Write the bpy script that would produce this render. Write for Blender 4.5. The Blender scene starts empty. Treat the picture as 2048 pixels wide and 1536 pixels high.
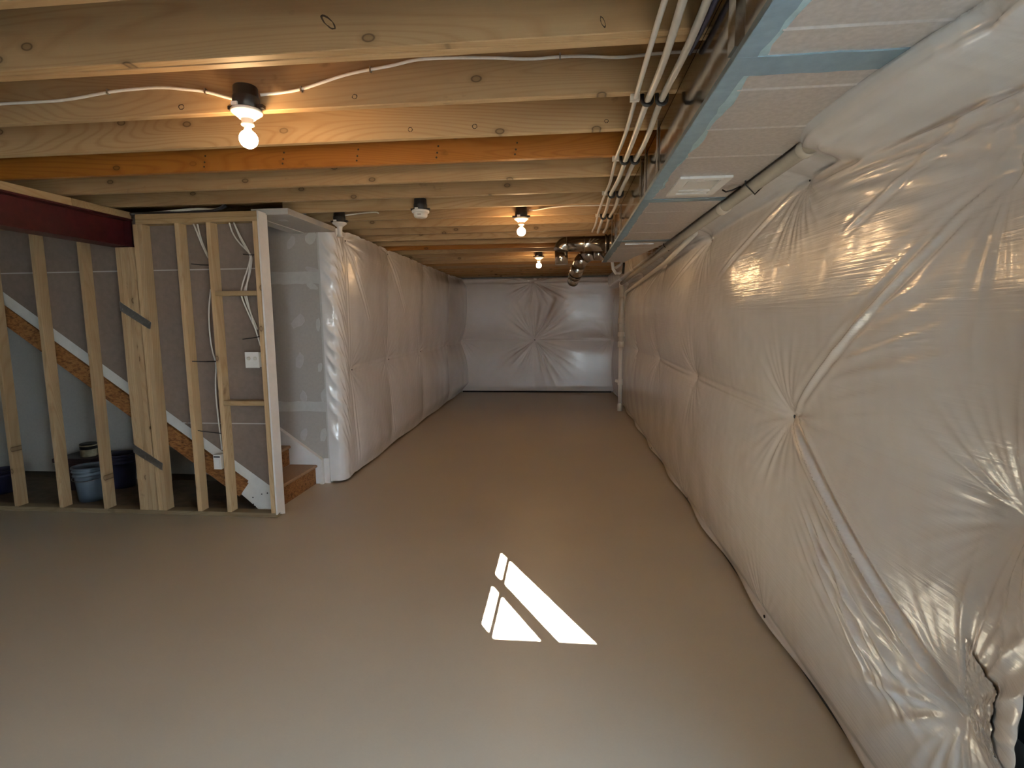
import bpy, bmesh, math, random
import numpy as np
from mathutils import Matrix, Vector

C = bpy.context.scene.collection
SC = bpy.context.scene
random.seed(7)
RNG = np.random.default_rng(11)

# ------------------------------------------------------------------ camera, sky, sun, exposure
F_PX, PITCH, YAW, ROLL = 1070.5, .1200, .09898, -.009736
cam_d = bpy.data.cameras.new('camera')
cam_d.sensor_width = 36.0
cam_d.lens = F_PX * 36.0 / 2048.0
cam_d.clip_start = .05
cam = bpy.data.objects.new('camera', cam_d)
C.objects.link(cam)
fw = Vector((-math.sin(YAW) * math.cos(PITCH), math.cos(YAW) * math.cos(PITCH), -math.sin(PITCH)))
rt = Vector((math.cos(YAW), math.sin(YAW), 0))
up = rt.cross(fw)
r2 = math.cos(ROLL) * rt + math.sin(ROLL) * up
u2 = -math.sin(ROLL) * rt + math.cos(ROLL) * up
M3 = Matrix((r2, u2, -fw)).transposed()
cam.matrix_world = Matrix.Translation((0, 0, 1.59)) @ M3.to_4x4()
SC.camera = cam

SC.view_settings.view_transform = 'Standard'
SC.view_settings.look = 'None'
SC.view_settings.gamma = 1.0
SC.view_settings.use_curve_mapping = False
SC.view_settings.exposure = 1.0

SKY = 25.0
SUN = 470.0
BULB = 140.0
SUN_TAN = .60
wd = bpy.data.worlds.new('sky')
SC.world = wd
wd.use_nodes = True
nt = wd.node_tree
for n in list(nt.nodes): nt.nodes.remove(n)
bg = nt.nodes.new('ShaderNodeBackground')
bg.inputs['Strength'].default_value = SKY
wo = nt.nodes.new('ShaderNodeOutputWorld')
tcw = nt.nodes.new('ShaderNodeTexCoord')
sxw = nt.nodes.new('ShaderNodeSeparateXYZ')
crw = nt.nodes.new('ShaderNodeValToRGB')
nt.links.new(tcw.outputs['Generated'], sxw.inputs[0])
nt.links.new(sxw.outputs['Z'], crw.inputs[0])
crw.color_ramp.elements[0].position = 0.0
crw.color_ramp.elements[0].color = (.78, .90, 1.0, 1)
crw.color_ramp.elements[1].position = .8
crw.color_ramp.elements[1].color = (.46, .67, 1.0, 1)
nt.links.new(crw.outputs[0], bg.inputs['Color'])
nt.links.new(bg.outputs[0], wo.inputs[0])

sun_d = bpy.data.lights.new('sun', 'SUN')
sun_d.energy = SUN
sun_d.angle = .0045
sun_d.color = (1.0, .96, .90)
sun = bpy.data.objects.new('sun', sun_d)
C.objects.link(sun)
sdir = Vector((-.51, .86, -SUN_TAN)).normalized()
sun.rotation_euler = sdir.to_track_quat('-Z', 'Y').to_euler()


def portal(name, loc, rot, sx, sy):
    d = bpy.data.lights.new(name, 'AREA')
    d.shape = 'RECTANGLE'; d.size = sx; d.size_y = sy
    d.cycles.is_portal = True
    o = bpy.data.objects.new(name, d); C.objects.link(o)
    o.location = loc; o.rotation_euler = rot


# ------------------------------------------------------------------ helpers
ORG = {}          # world origin of every root / part


def tag(o, label=None, cat=None, group=None, kind=None):
    if label: o['label'] = label
    if cat: o['category'] = cat
    if group: o['group'] = group
    if kind: o['kind'] = kind
    return o


def empty(name, loc, label, cat, group=None, kind=None):
    o = bpy.data.objects.new(name, None)
    o.empty_display_size = .05
    C.objects.link(o); o.location = loc
    ORG[o] = Vector(loc)
    return tag(o, label, cat, group, kind)


class MB:
    """collects shapes, builds ONE mesh object"""
    def __init__(s): s.v = []; s.f = []; s.sm = []

    def add(s, vs, fs, smooth=False):
        b = len(s.v)
        s.v += [tuple(v) for v in vs]
        s.f += [tuple(i + b for i in f) for f in fs]
        s.sm += [smooth] * len(fs)
        return s

    def box(s, x0, x1, y0, y1, z0, z1):
        return s.add([(x0, y0, z0), (x1, y0, z0), (x1, y1, z0), (x0, y1, z0), (x0, y0, z1), (x1, y0, z1), (x1, y1, z1), (x0, y1, z1)],
                     [(0, 3, 2, 1), (4, 5, 6, 7), (0, 1, 5, 4), (1, 2, 6, 5), (2, 3, 7, 6), (3, 0, 4, 7)])

    def lumber(s, x0, x1, y0, y1, z0, z1, axis, c=.003):
        """board with eased long edges, axis 0/1/2 is its length"""
        lo = [x0, y0, z0]; hi = [x1, y1, z1]
        a, b = [i for i in range(3) if i != axis]
        if axis == 1: a, b = b, a
        ring = [(lo[a] + c, lo[b]), (hi[a] - c, lo[b]), (hi[a], lo[b] + c), (hi[a], hi[b] - c), (hi[a] - c, hi[b]), (lo[a] + c, hi[b]), (lo[a], hi[b] - c), (lo[a], lo[b] + c)]
        vs = []
        for t in (lo[axis], hi[axis]):
            for p, q in ring:
                v = [0, 0, 0]; v[axis] = t; v[a] = p; v[b] = q
                vs.append(v)
        fs = [(i, (i + 1) % 8, 8 + (i + 1) % 8, 8 + i) for i in range(8)] + [tuple(reversed(range(8))), tuple(range(8, 16))]
        return s.add(vs, fs)

    def prism(s, poly, axis, t0, t1):
        """polygon (list of 2D) extruded along axis; 2D = the other two axes in xyz order"""
        n = len(poly); vs = []
        a, b = [i for i in range(3) if i != axis]
        for t in (t0, t1):
            for p in poly:
                v = [0, 0, 0]; v[axis] = t; v[a] = p[0]; v[b] = p[1]
                vs.append(v)
        fs = [(i, (i + 1) % n, n + (i + 1) % n, n + i) for i in range(n)] + [tuple(reversed(range(n))), tuple(range(n, 2 * n))]
        return s.add(vs, fs)

    def tube(s, pts, r, n=8, caps=True):
        P = [Vector(p) for p in pts]
        R = r if isinstance(r, (list, tuple)) else [r] * len(P)
        ref = None; vs = []
        for i, p in enumerate(P):
            d = (P[min(i + 1, len(P) - 1)] - P[max(i - 1, 0)]).normalized()
            if ref is None:
                ref = Vector((0, 0, 1)) if abs(d.z) < .9 else Vector((1, 0, 0))
            e1 = (ref - d * ref.dot(d)).normalized(); ref = e1
            e2 = d.cross(e1)
            for k in range(n):
                a = 2 * math.pi * k / n
                vs.append(p + (e1 * math.cos(a) + e2 * math.sin(a)) * R[i])
        m = len(P)
        fs = [(i * n + k, i * n + (k + 1) % n, (i + 1) * n + (k + 1) % n, (i + 1) * n + k) for i in range(m - 1) for k in range(n)]
        s.add(vs, fs, True)
        if caps:
            b = len(s.v) - len(vs)
            s.f += [tuple(b + k for k in reversed(range(n))), tuple(b + (m - 1) * n + k for k in range(n))]
            s.sm += [False, False]
        return s

    def lathe(s, prof, cx, cy, cz, n=24, axis=2):
        """prof: (radius, height) along +axis"""
        vs = []; fs = []
        for r, h in prof:
            for k in range(n):
                a = 2 * math.pi * k / n
                p = [r * math.cos(a), r * math.sin(a), h]
                if axis == 1: p = [p[0], p[2], p[1]]
                if axis == 0: p = [p[2], p[0], p[1]]
                vs.append((p[0] + cx, p[1] + cy, p[2] + cz))
        m = len(prof)
        for i in range(m - 1):
            for k in range(n):
                fs.append((i * n + k, i * n + (k + 1) % n, (i + 1) * n + (k + 1) % n, (i + 1) * n + k))
        s.add(vs, fs, True)
        b = len(s.v) - len(vs)
        s.f += [tuple(b + k for k in reversed(range(n))), tuple(b + (m - 1) * n + k for k in range(n))]
        s.sm += [False, False]
        return s

    def build(s, name, mat, parent=None, org=None, bevel=0):
        """org: world point that becomes the object's origin"""
        o0 = Vector(org) if org is not None else (ORG[parent] if parent is not None else Vector((0, 0, 0)))
        me = bpy.data.meshes.new(name)
        me.from_pydata([Vector(v) - o0 for v in s.v], [], s.f)
        me.polygons.foreach_set('use_smooth', s.sm)
        bm = bmesh.new(); bm.from_mesh(me); bmesh.ops.recalc_face_normals(bm, faces=bm.faces); bm.to_mesh(me); bm.free()
        me.materials.append(mat)
        ob = bpy.data.objects.new(name, me); C.objects.link(ob)
        if parent is not None:
            ob.parent = parent; ob.location = o0 - ORG[parent]
        else:
            ob.location = o0
        ORG[ob] = o0
        if bevel:
            m = ob.modifiers.new('bevel', 'BEVEL'); m.width = bevel; m.segments = 2; m.limit_method = 'ANGLE'
        return ob


def inst(src, name, loc, parent, mat=None):
    """another piece sharing mesh data"""
    o = src.copy()
    o.name = name
    C.objects.link(o); o.parent = parent
    o.location = Vector(loc) - (ORG[parent] if parent is not None else Vector((0, 0, 0)))
    ORG[o] = Vector(loc)
    return o


# ------------------------------------------------------------------ materials
def mat_base(name, rgb=(.5, .5, .5), rough=.5, metal=0.0, spec=.5):
    m = bpy.data.materials.new(name); m.use_nodes = True
    p = m.node_tree.nodes['Principled BSDF']
    p.inputs['Base Color'].default_value = (*rgb, 1)
    p.inputs['Roughness'].default_value = rough
    p.inputs['Metallic'].default_value = metal
    p.inputs['Specular IOR Level'].default_value = spec
    return m


def N(m, t): return m.node_tree.nodes.new(t)
def LK(m, a, b): m.node_tree.links.new(a, b)
def BS(m): return m.node_tree.nodes['Principled BSDF']


def coords(m, scale, jitter=0.0):
    tc = N(m, 'ShaderNodeTexCoord'); mp = N(m, 'ShaderNodeMapping')
    mp.inputs['Scale'].default_value = scale
    if jitter:
        oi = N(m, 'ShaderNodeObjectInfo'); mu = N(m, 'ShaderNodeVectorMath'); mu.operation = 'SCALE'
        cx = N(m, 'ShaderNodeCombineXYZ')
        for i, k in enumerate((1.0, 3.7, 7.3)):
            ma = N(m, 'ShaderNodeMath'); ma.operation = 'MULTIPLY'; ma.inputs[1].default_value = k * jitter
            LK(m, oi.outputs['Random'], ma.inputs[0]); LK(m, ma.outputs[0], cx.inputs[i])
        ad = N(m, 'ShaderNodeVectorMath'); ad.operation = 'ADD'
        LK(m, tc.outputs['Object'], ad.inputs[0]); LK(m, cx.outputs[0], ad.inputs[1])
        LK(m, ad.outputs[0], mp.inputs[0])
    else:
        LK(m, tc.outputs['Object'], mp.inputs[0])
    return mp.outputs[0]


def noise(m, vec, scale, detail=2, rough=.5, dist=0.0):
    n = N(m, 'ShaderNodeTexNoise'); n.inputs['Scale'].default_value = scale
    n.inputs['Detail'].default_value = detail; n.inputs['Roughness'].default_value = rough
    n.inputs['Distortion'].default_value = dist
    LK(m, vec, n.inputs['Vector'])
    return n.outputs['Fac']


def ramp(m, fac, stops):
    r = N(m, 'ShaderNodeValToRGB')
    e = r.color_ramp.elements
    while len(e) < len(stops): e.new(.5)
    for el, (p, c) in zip(e, stops):
        el.position = p; el.color = (*c, 1) if len(c) == 3 else c
    LK(m, fac, r.inputs[0])
    return r.outputs[0]


def mix(m, fac, a, b, mode='MIX'):
    x = N(m, 'ShaderNodeMix'); x.data_type = 'RGBA'; x.blend_type = mode
    if isinstance(fac, (int, float)): x.inputs[0].default_value = fac
    else: LK(m, fac, x.inputs[0])
    for i, c in ((6, a), (7, b)):
        if isinstance(c, tuple): x.inputs[i].default_value = (*c, 1)
        else: LK(m, c, x.inputs[i])
    return x.outputs[2]


def math_n(m, op, a, b=None):
    x = N(m, 'ShaderNodeMath'); x.operation = op
    for i, v in enumerate((a, b)):
        if v is None: continue
        if isinstance(v, (int, float)): x.inputs[i].default_value = v
        else: LK(m, v, x.inputs[i])
    return x.outputs[0]


def bump(m, h, strength=.2, dist=.01):
    b = N(m, 'ShaderNodeBump'); b.inputs['Strength'].default_value = strength; b.inputs['Distance'].default_value = dist
    LK(m, h, b.inputs['Height']); LK(m, b.outputs[0], BS(m).inputs['Normal'])


def mix3(a, b, t): return tuple(x + (y - x) * t for x, y in zip(a, b))


def wood(name, light, mid, dark, axis, rough=.6, knots=True, stain=.5):
    m = mat_base(name, light, rough, 0, .25)
    sc = [5.0, 5.0, 5.0]; sc[axis] = .55
    v = coords(m, tuple(sc), 9.0)
    n1 = noise(m, v, .8, 1.2, .45, .3)
    rings = math_n(m, 'SINE', math_n(m, 'MULTIPLY', n1, 230.0))
    rf = math_n(m, 'MULTIPLY_ADD', rings, .5); rf.node.inputs[2].default_value = .5
    col = ramp(m, rf, [(0, light), (.5, light), (.95, mix3(light, mid, .5)), (1, mix3(light, mid, .7))])
    n2 = noise(m, v, .55, 3, .6)
    col = mix(m, ramp(m, n2, [(.42, (0, 0, 0)), (.62, (1, 1, 1))]), col, mix(m, .55, col, mid))
    # fine fibres
    sf = [160.0] * 3; sf[axis] = 3.0
    fib = noise(m, coords(m, tuple(sf), 3.0), 1.0, 2, .6)
    col = mix(m, math_n(m, 'MULTIPLY', fib, .28), col, dark)
    if knots:
        vo = N(m, 'ShaderNodeTexVoronoi'); vo.voronoi_dimensions = '2D'; vo.inputs['Scale'].default_value = 1.0
        sp = N(m, 'ShaderNodeSeparateXYZ'); cb_ = N(m, 'ShaderNodeCombineXYZ')
        sk = [4.4] * 3; sk[axis] = 2.6
        LK(m, coords(m, tuple(sk), 9.0), sp.inputs[0])
        LK(m, sp.outputs[axis], cb_.inputs[0]); LK(m, sp.outputs[0 if axis == 2 else 2], cb_.inputs[1])
        LK(m, cb_.outputs[0], vo.inputs['Vector'])
        k = ramp(m, vo.outputs['Distance'], [(0.0, (.5, .5, .5)), (.035, (.55, .55, .55)), (.05, (1, 1, 1)), (.065, (.25, .25, .25)), (.12, (0, 0, 0))])
        sel = ramp(m, math_n(m, 'FRACT', math_n(m, 'MULTIPLY', vo.outputs['Color'], 7.0)), [(.45, (0, 0, 0)), (.5, (1, 1, 1))])
        col = mix(m, math_n(m, 'MULTIPLY', k, sel), col, tuple(c * .45 for c in dark))
    if stain:
        ss = [7.0] * 3; ss[axis] = 4.5
        st = ramp(m, noise(m, coords(m, tuple(ss), 5.0), 1.0, 4, .62), [(.66, (0, 0, 0)), (.76, (1, 1, 1))])
        col = mix(m, math_n(m, 'MULTIPLY', st, stain), col, tuple(c * .3 for c in dark))
    oi = N(m, 'ShaderNodeObjectInfo')
    hv = N(m, 'ShaderNodeHueSaturation')
    mr = N(m, 'ShaderNodeMapRange'); mr.inputs['To Min'].default_value = .82; mr.inputs['To Max'].default_value = 1.12
    LK(m, oi.outputs['Random'], mr.inputs[0]); LK(m, mr.outputs[0], hv.inputs['Value'])
    LK(m, col, hv.inputs['Color']); LK(m, hv.outputs[0], BS(m).inputs['Base Color'])
    bump(m, fib, .12, .002)
    return m


PINE_X = wood('pine_joist', (.425, .285, .15), (.33, .195, .092), (.19, .11, .05), 0)
AMBER_X = wood('amber_joist', (.38, .145, .024), (.28, .095, .014), (.17, .06, .015), 0, .5)
BROWN_X = wood('brown_joist', (.40, .22, .09), (.30, .15, .05), (.15, .07, .025), 0, .55)
PINE_Z = wood('pine_stud', (.62, .455, .265), (.50, .33, .17), (.30, .17, .08), 2)
PINE_Y = wood('pine_nailer', (.62, .45, .25), (.50, .32, .15), (.28, .16, .07), 1)
PLATE_X = wood('pine_plate', (.44, .31, .17), (.36, .23, .11), (.22, .13, .055), 0)
SILL_X = wood('bottom_plate_wood', (.34, .26, .16), (.27, .19, .105), (.17, .11, .055), 0)


def osb(name, a, b, c, scale=1.0):
    m = mat_base(name, a, .7, 0, .3)
    v = coords(m, (14 * scale, 40 * scale, 40 * scale), 2.0)
    n1 = noise(m, v, 1.0, 3, .65, 1.5)
    col = ramp(m, n1, [(.3, c), (.45, b), (.6, a), (.75, b)])
    LK(m, col, BS(m).inputs['Base Color'])
    bump(m, n1, .2, .004)
    return m


OSB = osb('osb_strand', (.36, .165, .055), (.23, .095, .03), (.09, .035, .012))
SUBFLOOR = osb('subfloor_osb', (.40, .28, .15), (.32, .20, .10), (.2, .12, .06), .5)


def speckle(name, rgb, rough, amt=.1, scale=30, bstr=.06, spec=.4):
    m = mat_base(name, rgb, rough, 0, spec)
    n1 = noise(m, coords(m, (1, 1, 1)), scale, 4, .6)
    lo = tuple(c * (1 - amt) for c in rgb); hi = tuple(min(1, c * (1 + amt)) for c in rgb)
    LK(m, ramp(m, n1, [(.3, lo), (.7, hi)]), BS(m).inputs['Base Color'])
    if bstr: bump(m, n1, bstr, .004)
    return m


TREAD = speckle('particle_board_tread', (.36, .215, .115), .55, .18, 60)
DRYWALL = speckle('grey_drywall_paper', (.48, .45, .418), .75, .05, 40, .03)
DRYBACK = speckle('brown_drywall_back_paper', (.215, .165, .135), .85, .08, 25, .03)
MUD = speckle('joint_compound', (.60, .595, .57), .7, .06, 18, .05)
MUD2 = speckle('thin_joint_compound', (.56, .53, .52), .7, .06, 18, .05)
WHITE = speckle('white_paint', (.82, .80, .785), .5, .03, 20, .02)
PRIMED = speckle('primed_white_board', (.66, .65, .62), .55, .06, 14, .03)
CONCRETE = speckle('foundation_concrete', (.40, .39, .37), .85, .15, 8, .2)
BLACK = speckle('black_plastic', (.012, .011, .012), .45, .1, 30, 0)
PLASTIC = speckle('white_plastic', (.78, .76, .73), .35, .02, 20, 0, .5)
PORCELAIN = speckle('white_porcelain', (.82, .79, .74), .25, .02, 20, 0, .5)
CABLE = speckle('white_cable_sheath', (.74, .71, .66), .4, .05, 60, 0)
DARKCABLE = speckle('dark_cable_sheath', (.05, .045, .05), .5, .2, 60, 0)
STEELRED = speckle('red_oxide_primed_steel', (.055, .007, .009), .5, .25, 12, .05)
MASTIC = speckle('grey_duct_mastic', (.155, .215, .26), .5, .12, 22, .25, .5)
MASTIC_L = speckle('pale_duct_mastic_edge', (.30, .40, .43), .5, .15, 22, .25, .5)
BARK = speckle('dark_bark', (.045, .025, .012), .8, .3, 60, 0)
BUCKET = speckle('blue_grey_bucket_plastic', (.14, .175, .22), .4, .06, 12, 0)
TOTE = speckle('dark_maroon_plastic', (.035, .018, .022), .45, .1, 12, 0)
NAVY = speckle('navy_plastic', (.02, .022, .05), .4, .1, 12, 0)
CANBODY = speckle('beige_can_label', (.36, .30, .20), .55, .35, 25, 0)
GROUND = speckle('outdoor_mulch', (.085, .082, .065), .9, .25, 6, .2)
VINYL = speckle('white_window_vinyl', (.75, .75, .74), .4, .03, 10, 0)
PVC = speckle('white_pvc_pipe', (.70, .66, .58), .35, .04, 12, 0)
PVC_SHADED = speckle('shaded_pvc_pipe', (.42, .395, .34), .45, .06, 12, 0)  # PVC copy darkened to carry the shade beside the duct
PEX = speckle('white_pex_tube', (.64, .61, .57), .3, .05, 20, 0, .5)
WHITEGAP = speckle('painted_gap_light', (.46, .42, .38), .7, .03, 20, 0)  # pale colour for light seen through the sheet joints
PIN_SHADE = speckle('gap_shade_and_pins', (.02, .025, .03), .8, .2, 30, .1)  # near-black for pins, window strips, and shade put in under the film


def galvanised(name, rgb, rough, wav, spang=.06):
    m = mat_base(name, rgb, rough, 1.0)
    v = coords(m, (1, 1, 1))
    w = noise(m, v, 3.2, 2, .5)
    f = noise(m, v, 55, 2, .5)
    col = ramp(m, f, [(.35, tuple(c * (1 - spang) for c in rgb)), (.65, tuple(min(1, c * (1 + spang)) for c in rgb))])
    LK(m, col, BS(m).inputs['Base Color'])
    bump(m, w, wav, .05)
    return m


DUCT_SIDE = galvanised('galvanised_sheet', (.60, .57, .53), .11, .07)
DUCT_BOTTOM = galvanised('galvanised_sheet_dull', (.74, .72, .71), .42, .04)
BS(DUCT_BOTTOM).inputs['Metallic'].default_value = .75
ROUND_DUCT = galvanised('galvanised_round_duct', (.46, .43, .40), .20, .12)
STRAP = galvanised('galvanised_strap', (.34, .32, .30), .35, .05)


def film_mat(name, rgb, rough, sc, coat=.7):
    m = mat_base(name, rgb, rough, 0, .5)
    v = coords(m, sc)
    s = noise(m, v, 1.0, 3, .6, .2)
    n2 = noise(m, coords(m, (5, 5, 5)), 1.0, 3, .6)
    LK(m, ramp(m, n2, [(.3, tuple(c * .95 for c in rgb)), (.7, rgb)]), BS(m).inputs['Base Color'])
    bump(m, s, .26, .006)
    BS(m).inputs['Coat Weight'].default_value = coat; BS(m).inputs['Coat Roughness'].default_value = .15
    LK(m, BS(m).inputs['Normal'].links[0].from_socket, BS(m).inputs['Coat Normal'])
    p_ = BS(m); p_.inputs['Specular IOR Level'].default_value = .7
    return m


FILM_R = film_mat('white_insulation_film', (.83, .82, .82), .27, (2.0, 2.0, 80))
TAPE = film_mat('glossy_repair_tape', (.66, .65, .64), .14, (8, 8, 40))
FILM_B = film_mat('film_warm_lit', (.75, .675, .635), .32, (2.5, 2.5, 40), .2)  # same film, with the far end's warm, dim light put into its colour


def floor_mat():
    m = mat_base('painted_concrete_floor', (.4, .33, .25), .38, 0, .5)
    v = coords(m, (1, 1, 1))
    n1 = noise(m, v, 1.1, 4, .55)
    n2 = noise(m, v, 90, 3, .6)
    col = ramp(m, n1, [(.3, (.52, .452, .355)), (.7, (.58, .507, .40))])
    col = mix(m, math_n(m, 'MULTIPLY', n2, .15), col, (.30, .25, .20))
    vo = N(m, 'ShaderNodeTexVoronoi'); vo.inputs['Scale'].default_value = 2.3
    LK(m, v, vo.inputs['Vector'])
    dot = ramp(m, vo.outputs['Distance'], [(.006, (1, 1, 1)), (.014, (0, 0, 0))])
    col = mix(m, math_n(m, 'MULTIPLY', dot, .8), col, (.05, .04, .03))
    LK(m, col, BS(m).inputs['Base Color'])
    LK(m, ramp(m, n1, [(.3, (.34, .34, .34)), (.7, (.44, .44, .44))]), BS(m).inputs['Roughness'])
    bump(m, n2, .05, .002)
    return m


FLOOR = floor_mat()
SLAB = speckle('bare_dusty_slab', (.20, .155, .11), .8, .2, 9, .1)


def emit(name, rgb, s):
    m = bpy.data.materials.new(name); m.use_nodes = True
    t = m.node_tree; t.nodes.remove(t.nodes['Principled BSDF'])
    e = t.nodes.new('ShaderNodeEmission'); e.inputs[0].default_value = (*rgb, 1); e.inputs[1].default_value = s
    t.links.new(e.outputs[0], t.nodes['Material Output'].inputs[0])
    return m


BULB_LIT = emit('lit_bulb_glass', (1.0, .63, .31), BULB)


def glass():
    m = bpy.data.materials.new('window_glass'); m.use_nodes = True
    t = m.node_tree; t.nodes.remove(t.nodes['Principled BSDF'])
    tr = t.nodes.new('ShaderNodeBsdfTransparent'); tr.inputs[0].default_value = (.93, .96, .96, 1)
    gl = t.nodes.new('ShaderNodeBsdfGlossy'); gl.inputs['Roughness'].default_value = .02
    fr = t.nodes.new('ShaderNodeFresnel'); fr.inputs[0].default_value = 1.45
    mx = t.nodes.new('ShaderNodeMixShader')
    ge = t.nodes.new('ShaderNodeNewGeometry'); m1 = t.nodes.new('ShaderNodeMath'); m1.operation = 'MULTIPLY_ADD'
    m1.inputs[1].default_value = -2.0; m1.inputs[2].default_value = 1.0
    pw_ = t.nodes.new('ShaderNodeMath'); pw_.operation = 'POWER'; pw_.inputs[0].default_value = 1.45
    t.links.new(ge.outputs['Backfacing'], m1.inputs[0]); t.links.new(m1.outputs[0], pw_.inputs[1]); t.links.new(pw_.outputs[0], fr.inputs[0])
    t.links.new(fr.outputs[0], mx.inputs[0]); t.links.new(tr.outputs[0], mx.inputs[1]); t.links.new(gl.outputs[0], mx.inputs[2])
    t.links.new(mx.outputs[0], t.nodes['Material Output'].inputs[0])
    return m


GLASS = glass()

# ------------------------------------------------------------------ room shell
X_R, X_L, Y_B, Y_N = 1.10, -6.6, 11.72, -3.2
Z_J, JH = 2.466, .235            # joist underside, joist depth

ORIGIN = (0, 0, 0)


def struct(name, mb, mat, label, cat='structure', org=(0, 0, 0)):
    o = mb.build(name, mat, None, org)
    return tag(o, label, cat, None, 'structure')


struct('ground', MB().box(-30, 30, -30, 40, -.6, -.25), GROUND, 'dark ground outside around the basement', 'ground')
floor = struct('floor', MB().box(X_L - .2, X_R + .25, Y_N - .2, Y_B + .2, -.25, 0), FLOOR, 'tan painted concrete floor of the long basement room', 'floor')
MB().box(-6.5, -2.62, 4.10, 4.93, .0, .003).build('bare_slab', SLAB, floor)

ceiling = struct('ceiling', MB().box(X_L - .2, X_R + .25, Y_N - .2, Y_B + .2, Z_J + JH, Z_J + JH + .03), SUBFLOOR,
                 'strand board subfloor over the exposed wooden joists', 'ceiling')

# joists, across the room
full = MB().lumber(-6.5, 1.3, -.019, .019, 0, JH, 0)
full2 = MB().lumber(-2.62, 1.3, -.019, .019, 0, JH, 0)
full3 = MB().lumber(-2.28, 1.3, -.019, .019, 0, JH, 0)
proto = {}


def joist(k, y=None, mb='f', mat=PINE_X):
    y = 1.859 + .4064 * (k - 1) if y is None else y
    key = (mb, mat.name)
    loc = (0, y, Z_J)
    if key not in proto:
        src = {'f': full, 'b': full2, 's': full3}[mb]
        me_mb = MB(); me_mb.v = [(a, b + y, c + Z_J) for a, b, c in src.v]; me_mb.f = src.f; me_mb.sm = src.sm
        proto[key] = me_mb.build('joist', mat, ceiling, loc)
        return proto[key]
    return inst(proto[key], 'joist', loc, ceiling)


for k in range(-10, 25):
    kind = 'f' if k < 7 else ('s' if k in (7, 8) else 'b')
    mt = AMBER_X if k in (4, 13) else (BROWN_X if k in (18, 20, 21, 22, 23) else PINE_X)
    joist(k, None, kind, mt)
joist(1, 1.859 - .0425, 'f')      # second ply of the doubled joist

def knot(x, z, y, rx, rz, seed, parent, nm='knot', rot=0.0):
    rr_k = random.Random(seed); vs_ = []; n = 16
    for i in range(n):
        a = 2 * math.pi * i / n
        ko, ki = rr_k.uniform(.9, 1.1), rr_k.uniform(.62, .8)
        for k in (ko, ki):
            px_, pz_ = rx * k * math.cos(a), rz * k * math.sin(a)
            vs_.append((x + px_ * math.cos(rot) - pz_ * math.sin(rot), y - .0008, z + px_ * math.sin(rot) + pz_ * math.cos(rot)))
    fs_ = [(2 * i, 2 * ((i + 1) % n), 2 * ((i + 1) % n) + 1, 2 * i + 1) for i in range(n)]
    MB().add(vs_, fs_).build(nm, BARK, parent)


j1a, j2, j3, j4 = (min((o for o in ceiling.children if o.name.startswith('joist')), key=lambda o: abs(ORG[o].y - v)) for v in (1.859 - .0425, 1.859 + .4064, 1.859 + .8128, 1.859 + 1.2192))
for x, z, j, rx, rz, ro in ((-.765, 2.552, j1a, .033, .012, -.75), (.115, 2.500, j1a, .006, .020, .4), (-1.62, 2.498, j2, .014, .011, 0), (-.86, 2.503, j2, .012, .010, .3)):
    knot(x, z, ORG[j].y - .019, rx, rz, int(abs(x) * 100), j, 'knot', ro)
for x, z, rx in ((-.745, 2.505, .012), (-.43, 2.506, .013), (.19, 2.503, .010)):
    knot(x, z, ORG[j3].y - .019, rx, rx * .9, int(abs(x) * 100), j3)
nb = MB()
for x in (-2.1, -1.62, -1.18, -.72, -.28):
    for dz in (.025, .05, .085):
        nb.lathe([(.006, 0), (.004, -.002)], x + dz * .2, ORG[j4].y - .019, Z_J + dz, 6, 1)
nb.build('nail_heads', BARK, j4)['kind'] = 'stuff'

struct('wall_back', MB().box(X_L, X_R + .25, Y_B, Y_B + .2, 0, Z_J + JH), CONCRETE, 'concrete foundation wall behind the film at the far end', 'wall')
struct('wall_left', MB().box(X_L - .2, X_L, Y_N, Y_B, 0, Z_J + JH), CONCRETE, 'concrete foundation wall at the far left end', 'wall')
# right wall with window opening
WY0, WY1, WZ0, WZ1 = -.30, .90, .62, 2.03
wr = MB().box(X_R, X_R + .2, Y_N, WY0, 0, Z_J + JH).box(X_R, X_R + .2, WY1, Y_B, 0, Z_J + JH).box(X_R, X_R + .2, WY0, WY1, 0, WZ0).box(X_R, X_R + .2, WY0, WY1, WZ1, Z_J + JH)
struct('wall_right', wr, CONCRETE, 'concrete foundation wall behind the white film on the right', 'wall')
# window: vinyl frame, mullion, transom bar
win = empty('window_1', (X_R, .3, WZ0), 'white vinyl window in the right wall beside the camera', 'window', None, 'structure')
GX = 1.22
fr = MB().box(GX - .03, GX + .03, WY0, -.205, WZ0, WZ1).box(GX - .03, GX + .03, .80, WY1, WZ0, WZ1).box(GX - .03, GX + .03, -.205, .80, WZ0, WZ0 + .06).box(GX - .03, GX + .03, -.205, .80, 1.985, WZ1)
fr.build('window_frame', VINYL, win, bevel=.004)
MB().box(GX - .006, GX + .006, .245, .385, WZ0 + .06, 1.985).build('mullion', VINYL, win)
MB().box(GX - .003, GX + .003, -.205, .245, 1.855, 1.889).build('glazing_bar', VINYL, win)
MB().box(GX - .003, GX + .003, .385, .80, 1.855, 1.889).build('glazing_bar', VINYL, win)
for a, b in ((-.205, .245), (.385, .80)):
    MB().box(GX - .0025, GX + .0025, a, b, WZ0 + .06, 1.985).build('pane', GLASS, win)
portal('window_light', (X_R + .05, .3, 1.3), (0, math.radians(90), 0), 1.35, 1.15)
struct('sun_cut_wall', MB().box(X_R + .2, 3.2, -.45, -.30, -.25, 1.953), CONCRETE, 'unseen concrete wall added outside the right-hand window to cut the sunlight', 'wall')  # out of view, added to cut off the near edge of the sun patch

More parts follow.
